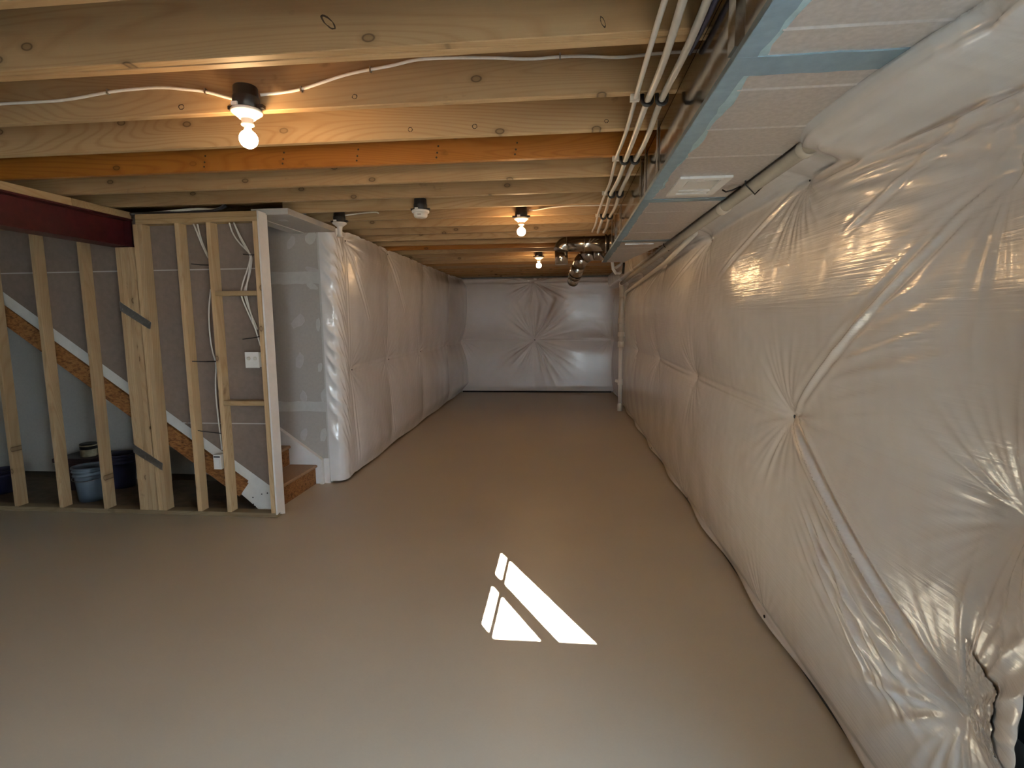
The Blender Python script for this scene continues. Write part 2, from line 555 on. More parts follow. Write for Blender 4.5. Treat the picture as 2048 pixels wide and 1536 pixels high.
# rear wall with a double glass door
DX0, DX1, DZ1 = .0, .98, 2.06
struct('wall_rear', MB().box(X_L, DX0, Y_N - .2, Y_N, 0, Z_J + JH).box(DX1, X_R + .2, Y_N - .2, Y_N, 0, Z_J + JH).box(DX0, DX1, Y_N - .2, Y_N, DZ1, Z_J + JH),
       DRYWALL, 'wall with the double glass door behind the camera', 'wall')
dr = empty('door_1', (.49, Y_N, 0), 'white double glass door in the wall behind the camera', 'door', None, 'structure')
ym = Y_N - .1
MB().box(DX0, DX0 + .07, ym - .05, ym + .05, 0, DZ1).box(DX1 - .07, DX1, ym - .05, ym + .05, 0, DZ1).box(DX0, DX1, ym - .05, ym + .05, DZ1 - .07, DZ1).box(DX0, DX1, ym - .05, ym + .05, 0, .06).build('door_frame', VINYL, dr)
xm = (DX0 + DX1) / 2
MB().box(xm - .05, xm + .05, ym - .03, ym + .03, .06, DZ1 - .07).build('meeting_stile', VINYL, dr)
for a, b in ((DX0 + .07, xm - .05), (xm + .05, DX1 - .07)):
    MB().box(a, b, ym - .003, ym + .003, .06, DZ1 - .07).build('pane', GLASS, dr)
portal('door_light', (xm, Y_N - .02, 1.03), (math.radians(-90), 0, 0), DX1 - DX0, DZ1)

struct('sun_block_roof', MB().box(-5.5, 5.0, Y_N - 5.2, Y_N - .2, 2.45, 2.6), PLATE_X, 'unseen added deck overhead outside the glass door', 'sunshade')  # unseen roof, added to keep direct sun out of the rear door

# ------------------------------------------------------------------ stud partition beside the stairs
SY0, SY1 = 4.0, 4.089
ws = empty('wall_stair', (-3.4, SY0, 0), 'open stud partition of pale lumber alongside the stairs', 'wall', None, 'structure')
MB().lumber(-6.4, -2.335, SY0, SY1, 0, .038, 0).build('bottom_plate', SILL_X, ws)
MB().lumber(-3.345, -2.345, SY0, SY1, 2.357, 2.395, 0).build('top_plate', PLATE_X, ws)
MB().lumber(-3.345, -2.345, SY0, SY1, 2.395, 2.433, 0).build('top_plate', PLATE_X, ws)
sproto = None
for x in (-5.52, -5.11, -4.69, -4.268, -3.856, -3.012, -2.752):
    h = 2.357 if x > -3.5 else 2.19
    if x == -5.52:
        sp_lo = MB().lumber(x - .012, x + .026, SY0, SY1, .038, 2.357, 2).build('stud', PINE_Z, ws, (x, SY0, .038))
    elif x == -3.012:
        sp_hi = MB().lumber(x - .012, x + .026, SY0, SY1, .038, 2.357, 2).build('stud', PINE_Z, ws, (x, SY0, .038))
    else:
        inst(sp_hi if x > -3.5 else sp_lo, 'stud', (x, SY0, .038), ws)
inst(sp_hi, 'stud', (-2.372, SY0, .038), ws)
for i in range(4):                      # four-ply post under the beam
    x0 = -3.540 + i * .0385
    MB().lumber(x0, x0 + .038, SY0, SY1, .038, 2.185, 2).build('post_ply', PINE_Z, ws, (x0, SY0, .038))
for i in range(2):                      # king studs beside it
    x0 = -3.374 + i * .0385
    MB().lumber(x0, x0 + .038, SY0, SY1, .038, 2.357, 2).build('king_stud', PINE_Z, ws, (x0, SY0, .038))
MB().lumber(-2.728, -2.384, SY0, SY1, 1.795, 1.833, 0).build('blocking', PLATE_X, ws)
MB().lumber(-2.728, -2.384, SY0, SY1, .925, .963, 0).build('blocking', PLATE_X, ws)
MB().lumber(-6.4, -3.62, SY0, SY1, 2.357, 2.395, 0).build('top_plate', PLATE_X, ws)
# drywall return on the end of the partition, ragged bottom
MB().prism([(3.985, .03), (4.02, .045), (4.05, .015), (4.10, -.0), (4.104, 2.43), (3.985, 2.43)], 0, -2.334, -2.320).build('end_cap', WHITE, ws)
# back of the stair-side drywall, cut on the slope of the stairs
SL = .725
zt = lambda x: 1.862 - SL * (x + 4.671)             # top edge of the skirt board
low = [(-6.4, 2.36)] if False else []
x_t = -4.671 - (2.3 - 1.862) / SL
for z0, z1 in ((.767, 2.005), (2.015, 2.43)):
    # sheet between two joints, clipped by the skirt line
    xa = -4.671 - (z0 - 1.862) / SL; xb = -4.671 - (z1 - 1.862) / SL
    MB().prism([(max(xb, -6.4), z1), (-2.334, z1), (-2.334, z0), (max(xa, -6.4), z0)], 1, 4.091, 4.104).build('drywall_sheet', DRYBACK, ws)
x0 = -4.671 - (.757 - 1.862) / SL
MB().prism([(x0, .757), (-2.334, .757), (-2.334, zt(-2.334) + .0)], 1, 4.091, 4.104).build('drywall_sheet', DRYBACK, ws)
MB().box(-5.0, -2.36, 4.093, 4.106, 2.004, 2.015).build('gap_light_strip', WHITEGAP, ws)  # light showing through the joints, painted as pale strips
MB().box(-3.12, -2.36, 4.093, 4.106, .757, .767).build('gap_light_strip', WHITEGAP, ws)
# twin metal straps nailed across post and king studs
for pts in ([(-3.545, 1.765), (-3.543, 1.69), (-3.30, 1.537), (-3.285, 1.595)], [(-3.548, .605), (-3.546, .53), (-3.305, .38), (-3.295, .44)]):
    s_ = MB().prism(pts, 1, SY0 - .003, SY0).build('strap_plate', STRAP, ws)
    nm = MB()
    for i in range(6):
        t = (i + .5) / 6
        px = pts[0][0] * (1 - t) + pts[3][0] * t; pz = (pts[0][1] + pts[1][1]) / 2 * (1 - t) + (pts[2][1] + pts[3][1]) / 2 * t
        nm.lathe([(.005, 0), (.004, -.003)], px, SY0 - .003, pz + (.012 if i % 2 else -.012), 6, 1)
    nm.build('nail_heads', STRAP, s_)['kind'] = 'stuff'
# nails and plastic ties stuck in the studs
for (xa, za), (xb, zb) in (((-2.929, 2.049), (-2.764, 2.036)), ((-2.492, 2.114), (-2.384, 2.107)), ((-2.545, 1.455), (-2.384, 1.478)), ((-2.986, 1.280), (-2.764, 1.280)), ((-2.986, .712), (-2.764, .690))):
    MB().tube([(xa, 4.03, za), ((xa + xb) / 2, 4.03, (za + zb) / 2 - .003), (xb, 4.03, zb)], .0035, 6).build('cable_tie', BLACK, ws)

# wall on the far side of the stairs: grey drywall with taped joints
wsw = struct('wall_stairwell', MB().box(-6.5, -2.30, 4.95, 4.965, .06, 2.62), DRYWALL, 'grey drywall on the far side of the stairs with taped joints', 'wall')


def patch(name, pts, mat, parent, y=4.95, t=.0025):
    return MB().prism(pts, 1, y - t, y).build(name, mat, parent)


def blob(x0, z0, x1, z1, slant, seed, n=11):
    rr = random.Random(seed); out = []
    cx, cz = (x0 + x1) / 2, (z0 + z1) / 2; hx, hz = abs(x1 - x0) / 2, abs(z0 - z1) / 2
    for i in range(n):
        a = 2 * math.pi * i / n
        k = rr.uniform(.78, 1.08)
        out.append((cx + hx * k * math.cos(a) * .85 + slant * math.sin(a) * hx, cz + hz * k * math.sin(a)))
    return out


def ragged(x0, x1, z0, z1, n, amp, seed):
    rr = random.Random(seed)
    top = [(x0 + (x1 - x0) * i / n, z1 + rr.uniform(-amp, amp)) for i in range(n + 1)]
    bot = [(x0 + (x1 - x0) * i / n, z0 + rr.uniform(-amp, amp)) for i in range(n + 1)]
    return top + bot[::-1]


patch('joint_tape', ragged(-2.85, -2.302, 1.945, 2.058, 9, .006, 1), MUD, wsw)
patch('joint_tape', ragged(-2.85, -2.302, .715, .812, 9, .006, 2), MUD, wsw)
for i, (a, b, c, d, s) in enumerate([(-2.621, 2.393, -2.529, 2.264, .4), (-2.446, 2.434, -2.307, 2.302, .1), (-2.627, 1.663, -2.475, 1.523, .5), (-2.379, 1.627, -2.327, 1.484, .1),
                                     (-2.609, 1.293, -2.508, 1.132, .3), (-2.383, 1.195, -2.328, 1.098, .2), (-2.581, .927, -2.496, .79, .0), (-2.367, .945, -2.302, .80, .2),
                                     (-2.603, .554, -2.508, .42, .3), (-2.398, .556, -2.314, .407, .2), (-2.46, 2.11, -2.306, 2.04, -.5), (-2.46, 1.965, -2.325, 1.885, -.4)]):
    patch('mud_patch', blob(a, b, c, d, s, i + 20), MUD2 if i % 2 == 0 else MUD, wsw, t=.002)
# corner bead with peeled paper
rr = random.Random(5)
MB().prism([(-2.318 + rr.uniform(-.003, .003), .25 + 2.2 * i / 24) for i in range(25)] + [(-2.299, 2.45), (-2.299, .25)], 1, 4.944, 4.95).build('corner_bead', MUD, wsw)
# ceiling strip (soffit) over the stair foot
sof = struct('trim_1', MB().box(-2.44, -2.14, 4.09, 4.96, 2.418, 2.464), DRYWALL, 'grey drywall soffit strip above the stair foot', 'soffit')
MB().box(-2.56, -2.44, 4.104, 4.945, 2.412, 2.43).build('joint_tape', MUD, sof)
MB().box(-2.34, -2.28, 4.3, 4.36, 2.4155, 2.418).build('mud_patch', MUD, sof)
# wall closing the space left of the film covered wall
struct('wall_box', MB().box(-2.45, -2.30, 4.97, Y_B, 0, Z_J), CONCRETE, 'wall behind the film on the left of the long room', 'wall')

# ------------------------------------------------------------------ stairs
RISE, RUN = .19, .262
st = empty('staircase', (-2.44, 4.5, 0), 'unfinished wooden stairs climbing to the left behind the stud partition', 'stairs')
for k in range(9):
    xn = -2.42 - RUN * k; zk = RISE * (k + 1)
    MB().lumber(xn - .285, xn, 4.125, 4.915, zk - .028, zk, 1, .008).build('tread', TREAD, st, (xn, 4.5, zk))
    MB().box(xn - .032, xn - .018, 4.13, 4.91, zk - RISE + (.0 if k == 0 else .0), zk - .028).build('riser', OSB, st, (xn, 4.5, zk))
# far-side skirt board with cap
zc_ = lambda x: .24 - .72 * (x + 2.364)
MB().prism([(-2.372, 0), (-2.372, .236), (-4.6, zc_(-4.6)), (-4.6, zc_(-4.6) - .35), (-2.70, .0)], 1, 4.917, 4.947).build('skirt_board', WHITE, st)
MB().prism([(-2.36, 0), (-2.36, .243), (-4.6, zc_(-4.6) + .01), (-4.6, zc_(-4.6) - .02), (-2.388, .226), (-2.388, 0)], 1, 4.895, 4.947).build('skirt_cap', WHITE, st)
MB().box(-2.358, -2.302, 4.935, 4.949, .0, .25).build('kick_board', WHITE, st)
# near-side skirt (white) and strand-board stringer below it
w = .132
MB().prism([(-6.0, zt(-6.0)), (-2.40, zt(-2.40)), (-2.385, .10), (-2.40, .025), (-2.525, .0), (-2.70, .155), (-2.63, .275), (-6.0, zt(-6.0) - w)], 1, 4.108, 4.122).build('skirt_board', PRIMED, st)
MB().prism([(-6.0, zt(-6.0) - w), (-2.63, zt(-2.63) - w), (-2.72, .135), (-6.0, zt(-6.0) - w - .165)], 1, 4.106, 4.140).build('stringer', OSB, st)
nl = MB()
for x, z in ((-2.60, .13), (-2.52, .16), (-2.60, .07), (-2.585, .05), (-2.47, .17)):
    nl.lathe([(.006, 0), (.005, -.003)], x, 4.108, z, 6, 1)
nl.build('nail_heads', BLACK, st)['kind'] = 'stuff'

# ------------------------------------------------------------------ steel beam
bx = -3.44
beam = empty('steel_beam', (bx - .08, 2.0, 2.2), 'dark red steel beam with wooden nailer above the stud wall', 'beam')
zt0, zb0 = 2.412, 2.195
MB().box(bx - .165, bx, Y_N, 4.085, zt0 - .012, zt0).build('top_flange', STEELRED, beam)
MB().box(bx - .165, bx, Y_N, 4.085, zb0, zb0 + .012).build('bottom_flange', STEELRED, beam)
MB().box(bx - .09, bx - .082 + .01, Y_N, 4.085, zb0 + .012, zt0 - .012).build('web', STEELRED, beam)
MB().box(bx - .082, bx - .004, 4.07, 4.08, zb0 + .012, zt0 - .012).build('end_plate', STEELRED, beam)
MB().lumber(bx - .16, bx + .005, Y_N, 3.55, zt0, Z_J - .002, 1).build('nailer', PINE_Y, beam)
MB().lumber(bx - .16, bx + .005, 3.553, 4.07, zt0, Z_J - .002, 1).build('nailer', PLATE_X, beam)

# ------------------------------------------------------------------ film-faced insulation
def seg_dist(U, V, a, b):
    ax, ay = a; bx_, by = b
    dx, dy = bx_ - ax, by - ay; L2 = dx * dx + dy * dy
    t = np.clip(((U - ax) * dx + (V - ay) * dy) / L2, 0, 1)
    L = math.sqrt(L2)
    s = ((U - ax) * (-dy) + (V - ay) * dx) / L
    tt = ((U - ax) * dx + (V - ay) * dy) / L2
    return np.hypot(U - ax - t * dx, V - ay - t * dy), s, tt


def ridged(th, ks, rng):
    s = 0; tot = 0
    for k in ks:
        a = rng.uniform(.5, 1.0)
        s = s + a * np.sin(k * th + rng.uniform(0, 6.28)); tot += a
    s = s / tot
    return 1.0 - 2.2 * np.abs(s)


def pin_wrinkles(U, V, pins, rng, ks=(5, 8, 11, 14, 17)):
    D = np.zeros_like(U)
    for p in pins:
        u0, v0, amp, r0 = p[:4]
        dip = p[4] if len(p) > 4 else .02
        du, dv = U - u0, V - v0
        r = np.hypot(du, dv); th = np.arctan2(dv, du)
        mod = .35 + .65 * np.clip(.5 + .9 * (np.sin(2 * th + rng.uniform(0, 6.28)) * .6 + np.sin(3 * th + rng.uniform(0, 6.28)) * .5), 0, 1)
        env = (r / r0) * np.exp(1 - r / r0) * np.exp(-(r / (3.0 * r0)) ** 4)
        D += amp * env * mod * ridged(th, ks, rng)
        D -= dip * np.exp(-r / .09)
    return D


def fold(U, V, a, b, amp, wid, lam=None):
    d, s, t = seg_dist(U, V, a, b)
    env = np.clip(t, 0, 1) * np.clip(1 - t, 0, 1); env = np.sqrt(env * 4) * ((t > 0) & (t < 1))
    if lam is None:
        return amp * env * np.exp(-(s / wid) ** 2)
    return amp * env * np.exp(-(s / wid) ** 2) * np.cos(2 * math.pi * s / lam)


def sheaf(U, V, a, b, amp, wid, lam, rng, off=0.0):
    d, s, t = seg_dist(U, V, a, b)
    env = np.exp(-((t - .5) / .33) ** 4) * np.exp(-((s - off) / wid) ** 4)
    fan = 1.0 + .35 * (t - .5)
    ph = s / fan * 2 * math.pi / lam + .9 * np.sin(s * 23 + 1) + .5 * np.sin(t * 4 + 2 * s)
    ln = .55 + .45 * np.sin(s * 47 + 1.3) * np.sin(t * 5 + s * 15)
    c = np.cos(ph)
    return amp * env * ln * (c + .25 * np.cos(2 * ph + .6))


def low_noise(U, V, scale, rng, n=14):
    D = np.zeros_like(U)
    for i in range(n):
        a = rng.uniform(0, math.pi * 2); k = rng.uniform(.6, 1.6) / scale * 2 * math.pi
        D += np.sin(k * (U * math.cos(a) + V * math.sin(a)) + rng.uniform(0, 6.28))
    return D / n


def grid_mesh(name, X, Y, Z, mat, parent, keep=None, thick=0.0):
    nu, nv = X.shape
    o0 = ORG[parent]
    co = np.stack([X - o0.x, Y - o0.y, Z - o0.z], -1).reshape(-1, 3).astype(np.float32)
    i = np.arange(nu * nv).reshape(nu, nv)
    q = np.stack([i[:-1, :-1], i[1:, :-1], i[1:, 1:], i[:-1, 1:]], -1).reshape(-1, 4)
    if keep is not None:
        q = q[keep[:-1, :-1].reshape(-1) & keep[1:, 1:].reshape(-1)]
    me = bpy.data.meshes.new(name)
    me.vertices.add(len(co)); me.vertices.foreach_set('co', co.reshape(-1))
    me.loops.add(q.size); me.loops.foreach_set('vertex_index', q.reshape(-1).astype(np.int32))
    me.polygons.add(len(q)); me.polygons.foreach_set('loop_start', np.arange(0, q.size, 4, dtype=np.int32))
    me.polygons.foreach_set('loop_total', np.full(len(q), 4, np.int32))
    me.polygons.foreach_set('use_smooth', np.ones(len(q), bool))
    me.update(); me.validate()
    me.materials.append(mat)
    o = bpy.data.objects.new(name, me); C.objects.link(o); o.parent = parent
    ORG[o] = o0
    return o


def graded(a, b, d0, ref):
    out = [a]
    while out[-1] < b:
        out.append(out[-1] + d0 * max(1.0, abs(out[-1]) / ref))
    out[-1] = b
    return np.array(out)


def sstep(x, a, b):
    t = np.clip((x - a) / (b - a), 0, 1)
    return t * t * (3 - 2 * t)


# ---- right wall
rw = empty('insulation_blanket', (1.08, 6.0, 0), 'white film-faced insulation blanket pinned over the whole right wall', 'insulation', 'film-faced wall insulation')
us = graded(.02, 11.66, .0075, 1.6)
vs = np.linspace(.026, 2.462, 285)
U, V = np.meshgrid(us, vs, indexing='ij')
rng = np.random.default_rng(3)
pins_mid = [(1.315, 1.11), (2.624, 1.119), (4.50, 1.11), (6.25, 1.13), (8.1, 1.12), (9.9, 1.12)]
pins_top = [(1.30, 2.20), (2.61, 2.195), (4.22, 2.16), (5.95, 2.16), (7.7, 2.16), (9.4, 2.16)]
dm = np.full_like(U, 9.0)
for chain in (pins_mid, pins_top):
    ch = [(chain[0][0] - 2.2, chain[0][1])] + chain + [(11.7, chain[-1][1])]
    for a, b in zip(ch[:-1], ch[1:]):
        dm = np.minimum(dm, seg_dist(U, V, a, b)[0])
dm = np.minimum(dm, np.maximum(V - 0.0, 0))
pill = 1 - np.exp(-(dm / .22) ** 1.15)
dpin = np.full_like(U, 9.0)
for p in pins_mid + pins_top + [(1.41, 1.93), (1.39, .56)]:
    dpin = np.minimum(dpin, np.hypot(U - p[0], (V - p[1])))
D = .06 * pill + .025 * (1 - np.exp(-dpin / .35))
pw = [(p[0], p[1], .0075, .14, .02) for p in pins_mid] + [(p[0], p[1], .008, .13, .02) for p in pins_top]
pw += [(2.73, .03, .004, .12, .0), (4.6, .03, .004, .12, .0), (1.41, 1.93, .006, .20, .03), (1.39, .56, .010, .22, .03)]
D += pin_wrinkles(U, V, pw, rng)
A_ = (2.624, 1.119)
D += fold(U, V, A_, (1.39, .56), .030, .036, .048)
D += fold(U, V, A_, (1.41, 1.93), .010, .035, .05)
D += fold(U, V, A_, (1.315, 1.11), .006, .02)
D += fold(U, V, A_, (4.50, 1.11), .009, .03, .06)
D += fold(U, V, (4.50, 1.11), (6.25, 1.13), .008, .03, .06)
D += sheaf(U, V, (2.35, 1.02), (1.38, .55), .010, .20, .060, rng, .14)
D += sheaf(U, V, (2.3, .70), (1.36, .42), .009, .17, .070, rng, -.02)
D += sheaf(U, V, (2.30, 1.35), (1.35, 1.60), .005, .20, .07, rng, .0)
for a, b in zip(pins_top[:-1], pins_top[1:]):
    D += fold(U, V, (a[0], a[1] + .02), (b[0], b[1] + .05), .014, .03)
    D += fold(U, V, (a[0], a[1]), (b[0], b[1] + .12), .012, .03)
    D += fold(U, V, (a[0], a[1] - .0), (b[0] - .5, b[1] - .30), .007, .03, .055)
TL = -.075 * (1 - sstep(U, 2.0, 2.4))
D += sheaf(U, V, (2.75, 2.19), (.6, 2.10), .020, .09, .05, rng, -.01)
D += sheaf(U, V, (2.5, 2.12), (.6, 1.93), .008, .10, .07, rng, .02)
D += .006 * low_noise(U, V, .55, rng) * pill + .0012 * low_noise(U, V, .12, rng)
D += (.115 + .085 * (1 - sstep(U, 2.0, 2.4))) * sstep(V - TL, 2.195, 2.265)                          # leans in towards the pipe at the top
D *= .35 + .65 * sstep(V, 0, .12)
D += .018 * np.exp(-((V - .03) / .02) ** 2) * (1 + np.sin(U * 5.1))   # bottom hem
# turns into the window reveal
band = sstep(V, .54, .62) * (1 - sstep(V, 2.02, 2.10))
curl = np.clip(1.14 - U, 0, 9) * .55 - .045 * np.exp(-((U - 1.14) / .12) ** 2)
X = 1.075 - D
X = X + band * curl
X = np.minimum(X, 1.098)
keep = ~((U < 1.0) & (V > .60) & (V < 2.05)) & ~((U < 1.135) & (V > .60) & (V < .79))
grid_mesh('film', X, U, V, FILM_R, rw, keep)
MB().box(1.07, X_R - .001, .1, 11.6, 0, .03).build('hem_shade_strip', PIN_SHADE, rw)  # dark strip standing in for the shadowed gap below the film
for p in pins_mid + pins_top[1:] + [(2.73, .045), (4.6, .045), (6.4, .045)]:
    i = np.abs(us - p[0]).argmin(); j = np.abs(vs - p[1]).argmin()
    MB().lathe([(.009, 0), (.009, -.004), (.003, -.006)], X[i, j] + .002, p[0], p[1], 8, 0).build('pin', PIN_SHADE, rw)
# crumpled clear tape over the film at the window corner
tu, tv = np.meshgrid(np.linspace(0, 1, 40), np.linspace(0, 1, 56), indexing='ij')
tY = 1.36 - .155 * tu + .02 * tv; tZ = .56 + .215 * tv - .05 * tu
from_x = X[np.abs(us[:, None, None] - tY[None]).argmin(0), np.abs(vs[:, None, None] - tZ[None]).argmin(0)]
rg2 = np.random.default_rng(4)
crum = np.abs(low_noise(tY, tZ, .05, rg2, 10)) + .6 * np.abs(low_noise(tY, tZ, .022, rg2, 10))
tapeX = from_x
for _ in range(6):
    tapeX = (tapeX + np.roll(tapeX, 1, 0) + np.roll(tapeX, -1, 0) + np.roll(tapeX, 1, 1) + np.roll(tapeX, -1, 1)) / 5
    tapeX[0], tapeX[-1], tapeX[:, 0], tapeX[:, -1] = from_x[0], from_x[-1], from_x[:, 0], from_x[:, -1]
grid_mesh('tape_patch', tapeX - .004 - .007 * crum, tY, tZ, TAPE, rw)
MB().box(1.02, X_R + .11, WY0, 1.13, .585, .64).build('dark_sill_strip', PIN_SHADE, win)  # near-black strip along the sill
MB().box(1.062, X_R - .001, .92, 1.26, .60, .86).build('dark_jamb_strip', PIN_SHADE, win)  # near-black strip behind the film edge at the jamb

# ---- left wall (wraps round the corner)
lw = empty('insulation_blanket', (-2.2, 7.0, 0), 'white film-faced insulation wrapped round the corner of the left wall', 'insulation', 'film-faced wall insulation')
path = np.array([(-2.300, 4.940), (-2.25, 4.945), (-2.20, 4.955), (-2.165, 4.985), (-2.150, 5.04), (-2.150, 5.12), (-2.165, 5.4), (-2.195, 6.2), (-2.215, 7.2), (-2.235, 8.5), (-2.255, 10.0), (-2.27, 11.66)])
sl = np.concatenate([[0], np.cumsum(np.hypot(*np.diff(path, axis=0).T))])
ss = np.concatenate([np.linspace(0, .3, 60)[:-1], graded(.3, sl[-1], .012, 1.6)])


def spl(t, x, y):
    f = np.interp(t, x, y)
    return f


px = spl(ss, sl, path[:, 0]); py = spl(ss, sl, path[:, 1])
for _ in range(10):
    px[1:-1] = (px[:-2] + 2 * px[1:-1] + px[2:]) / 4 * 1.0; py[1:-1] = (py[:-2] + 2 * py[1:-1] + py[2:]) / 4
tx = np.gradient(px, ss); ty = np.gradient(py, ss); tl = np.hypot(tx, ty); tx /= tl; ty /= tl
nx_, ny_ = ty, -tx          # outward: towards the room
vs2 = np.linspace(.022, 2.462, 220)
S, V = np.meshgrid(ss, vs2, indexing='ij')
PXg = np.repeat(px[:, None], len(vs2), 1); PYg = np.repeat(py[:, None], len(vs2), 1)
rng = np.random.default_rng(8)
s_of = lambda y: float(np.interp(y, py, ss))
pm = [(s_of(5.22), 1.10), (s_of(6.50), 1.11), (s_of(8.1), 1.11), (s_of(10.1), 1.10)]
pt = [(s_of(5.20), 2.37), (s_of(6.62), 2.41), (s_of(8.4), 2.44), (s_of(10.3), 2.44)]
dm = np.full_like(S, 9.0)
ch = pm + [(sl[-1] + .5, 1.1)]
for a, b in zip(ch[:-1], ch[1:]): dm = np.minimum(dm, seg_dist(S, V, a, b)[0])
pill = 1 - np.exp(-(dm / .30) ** 1.2)
for a, b in zip(pm, pt): pill = pill * (1 - .55 * np.exp(-(seg_dist(S, V, (a[0], 0), b)[0] / .26) ** 1.3))
face = sstep(S, .25, .6)
D = (.085 * pill - .02 + .10 * pill * sstep(S, 4.5, 7.0)) * face * sstep(V, 0, .25) * (1 - .5 * sstep(V, 2.25, 2.46))
D += pin_wrinkles(S, V, [(p[0], p[1], .006, .13, .01) for p in pm] + [(p[0], p[1], .007, .16, .012) for p in pt], rng) * sstep(S, .2, .34)
# slanting gathers on the narrow end face
wv = V + S * 1.15 + .03 * np.sin(9 * V) + .02 * np.sin(23 * S)
gath = (1 - 1.9 * np.abs(np.sin(wv * 17 + 1.2 * np.sin(wv * 5.3))))
D += .008 * gath * (1 - sstep(S, .2, .30)) * sstep(S, 0, .07) * (.25 + .75 * sstep(V, .25, .5))
D += .005 * (1 - 1.8 * np.abs(np.sin((V + 2.2 * S) * 26))) * np.exp(-((S - .20) / .08) ** 2) * sstep(V, .3, .6)
for a, b in zip(pm[:-1], pm[1:]): D += fold(S, V, a, b, .007, .03, .07)
for a, b in zip(pm, pt): D += fold(S, V, a, b, .006, .03, .06)
for a in pm: D += fold(S, V, a, (a[0] + .1, .1), .006, .035, .06)
D += fold(S, V, pt[0], (pm[0][0] + .5, 1.6), .008, .04, .06) + fold(S, V, pt[1], (pt[1][0] + .55, 1.7), .01, .05, .07)
D += .006 * low_noise(S, V, .5, rng) * face + .0012 * low_noise(S, V, .1, rng)
zb = .022 + .012 * np.sin(S * 4) * face + .02 * np.exp(-((S - .33) / .1) ** 2)
Zg = np.where(V < .2, V + (zb - .022) * (1 - V / .2), V)
Zg = Zg + (.012 * np.sin(S * 13) + .010 * np.sin(S * 31)) * sstep(V, 2.3, 2.46) * (1 if True else 0) * .5
nxg = np.repeat(nx_[:, None], len(vs2), 1); nyg = np.repeat(ny_[:, None], len(vs2), 1)
grid_mesh('film', PXg + nxg * D, PYg + nyg * D, np.minimum(Zg, 2.464), FILM_R, lw)
for p in pm + pt:
    i = np.abs(ss - p[0]).argmin()
    MB().lathe([(.008, 0), (.008, .004), (.003, .006)], px[i] + .006, py[i], p[1], 8, 0).build('pin', PIN_SHADE, lw)

# ---- back wall
bw = empty('insulation_blanket', (-.6, 11.66, 0), 'white film-faced insulation with a starburst crease on the end wall', 'insulation', 'film-faced wall insulation')
us = np.linspace(-2.32, 1.08, 300); vs3 = np.linspace(.03, 2.464, 220)
U, V = np.meshgrid(us, vs3, indexing='ij')
rng = np.random.default_rng(21)
pill = (1 - np.exp(-(seg_dist(U, V, (-2.3, 1.15), (1.1, 1.14))[0] / .24) ** 1.2)) * (1 - .6 * np.exp(-(seg_dist(U, V, (-.65, 0), (-.65, 2.46))[0] / .28) ** 1.3))
D = .07 * pill
D += pin_wrinkles(U, V, [(-.65, 1.144, .030, .34, .02), (-.66, 2.38, .026, .24, .03), (-2.24, 1.15, .006, .15), (.97, 1.14, .007, .15)], rng, (9, 14, 19, 23))
D += fold(U, V, (-2.25, 1.15), (-.65, 1.144), .010, .03, .07) + fold(U, V, (.97, 1.14), (-.65, 1.144), .010, .03, .07)
D += fold(U, V, (-.66, 2.38), (-2.3, 2.33), .012, .03) + fold(U, V, (-.66, 2.38), (1.0, 2.33), .012, .03)
D += .006 * low_noise(U, V, .5, rng) + .012 * np.sin(V * 60) * sstep(V, 2.3, 2.42)
D *= sstep(V, 0, .15) * .6 + .4
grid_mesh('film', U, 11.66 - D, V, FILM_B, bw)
MB().lathe([(.012, 0), (.012, -.004)], -.65, 11.655, 1.144, 8, 1).build('pin', PIN_SHADE, bw)
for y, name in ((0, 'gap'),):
    MB().box(-2.25, 1.0, 11.60, 11.66, .0, .03).build('shadow_gap_strip', PIN_SHADE, bw)  # shade under the end film, put in as a dark strip

# ------------------------------------------------------------------ rectangular duct
DZ0, DZT = 2.245, 2.462
dx0, dx1, dy0, dy1 = .43, .878, -2.8, 6.47
du = empty('supply_duct', (.65, 2.0, DZ0), 'long galvanised rectangular duct under the joists with grey mastic seams', 'duct')
MB().box(dx0, dx0 + .004, dy0, dy1, DZ0, DZT).build('side_panel', DUCT_SIDE, du)
MB().box(dx1 - .004, dx1, dy0, 5.9, DZ0, DZT).build('side_panel', DUCT_SIDE, du)
MB().prism([(dx0, dy0), (dx1, dy0), (dx1, 5.0), (.72, 6.2), (.70, dy1), (dx0, dy1)], 2, DZ0 - .001, DZ0 + .003).build('bottom_panel', DUCT_BOTTOM, du)
MB().box(dx0, .70, dy1 - .004, dy1, DZ0, DZT).build('end_panel', DUCT_SIDE, du)
MB().box(dx0, dx1, dy0, 5.9, DZT - .004, DZT).build('top_panel', DUCT_SIDE, du)


def mastic_strip(name, x0, x1, y0, y1, z, t, along, amp, seed, mat):
    """irregular painted band on the duct underside"""
    rr = random.Random(seed)
    n = max(6, int((y1 - y0 if along == 1 else x1 - x0) / .045))
    a = []; b = []
    w1 = w2 = 0
    for i in range(n + 1):
        s = i / n
        w1 = .6 * w1 + rr.uniform(-amp, amp); w2 = .6 * w2 + rr.uniform(-amp, amp)
        if along == 1: a.append((x0, y0 + (y1 - y0) * s)); b.append((x1 + w1, y0 + (y1 - y0) * s))
        else: a.append((x0 + (x1 - x0) * s, y0 + w1)); b.append((x0 + (x1 - x0) * s, y1 + w2))
    vs_ = []; fs_ = []
    for p, q in zip(a, b):
        vs_ += [(p[0], p[1], z), (q[0], q[1], z), (p[0], p[1], z - t), (q[0], q[1], z - t)]
    for i in range(n):
        k = 4 * i; m_ = k + 4
        fs_ += [(k + 2, k + 3, m_ + 3, m_ + 2), (k, k + 2, m_ + 2, m_), (k + 3, k + 1, m_ + 1, m_ + 3)]
    MB().add(vs_, fs_).build(name, mat, du)


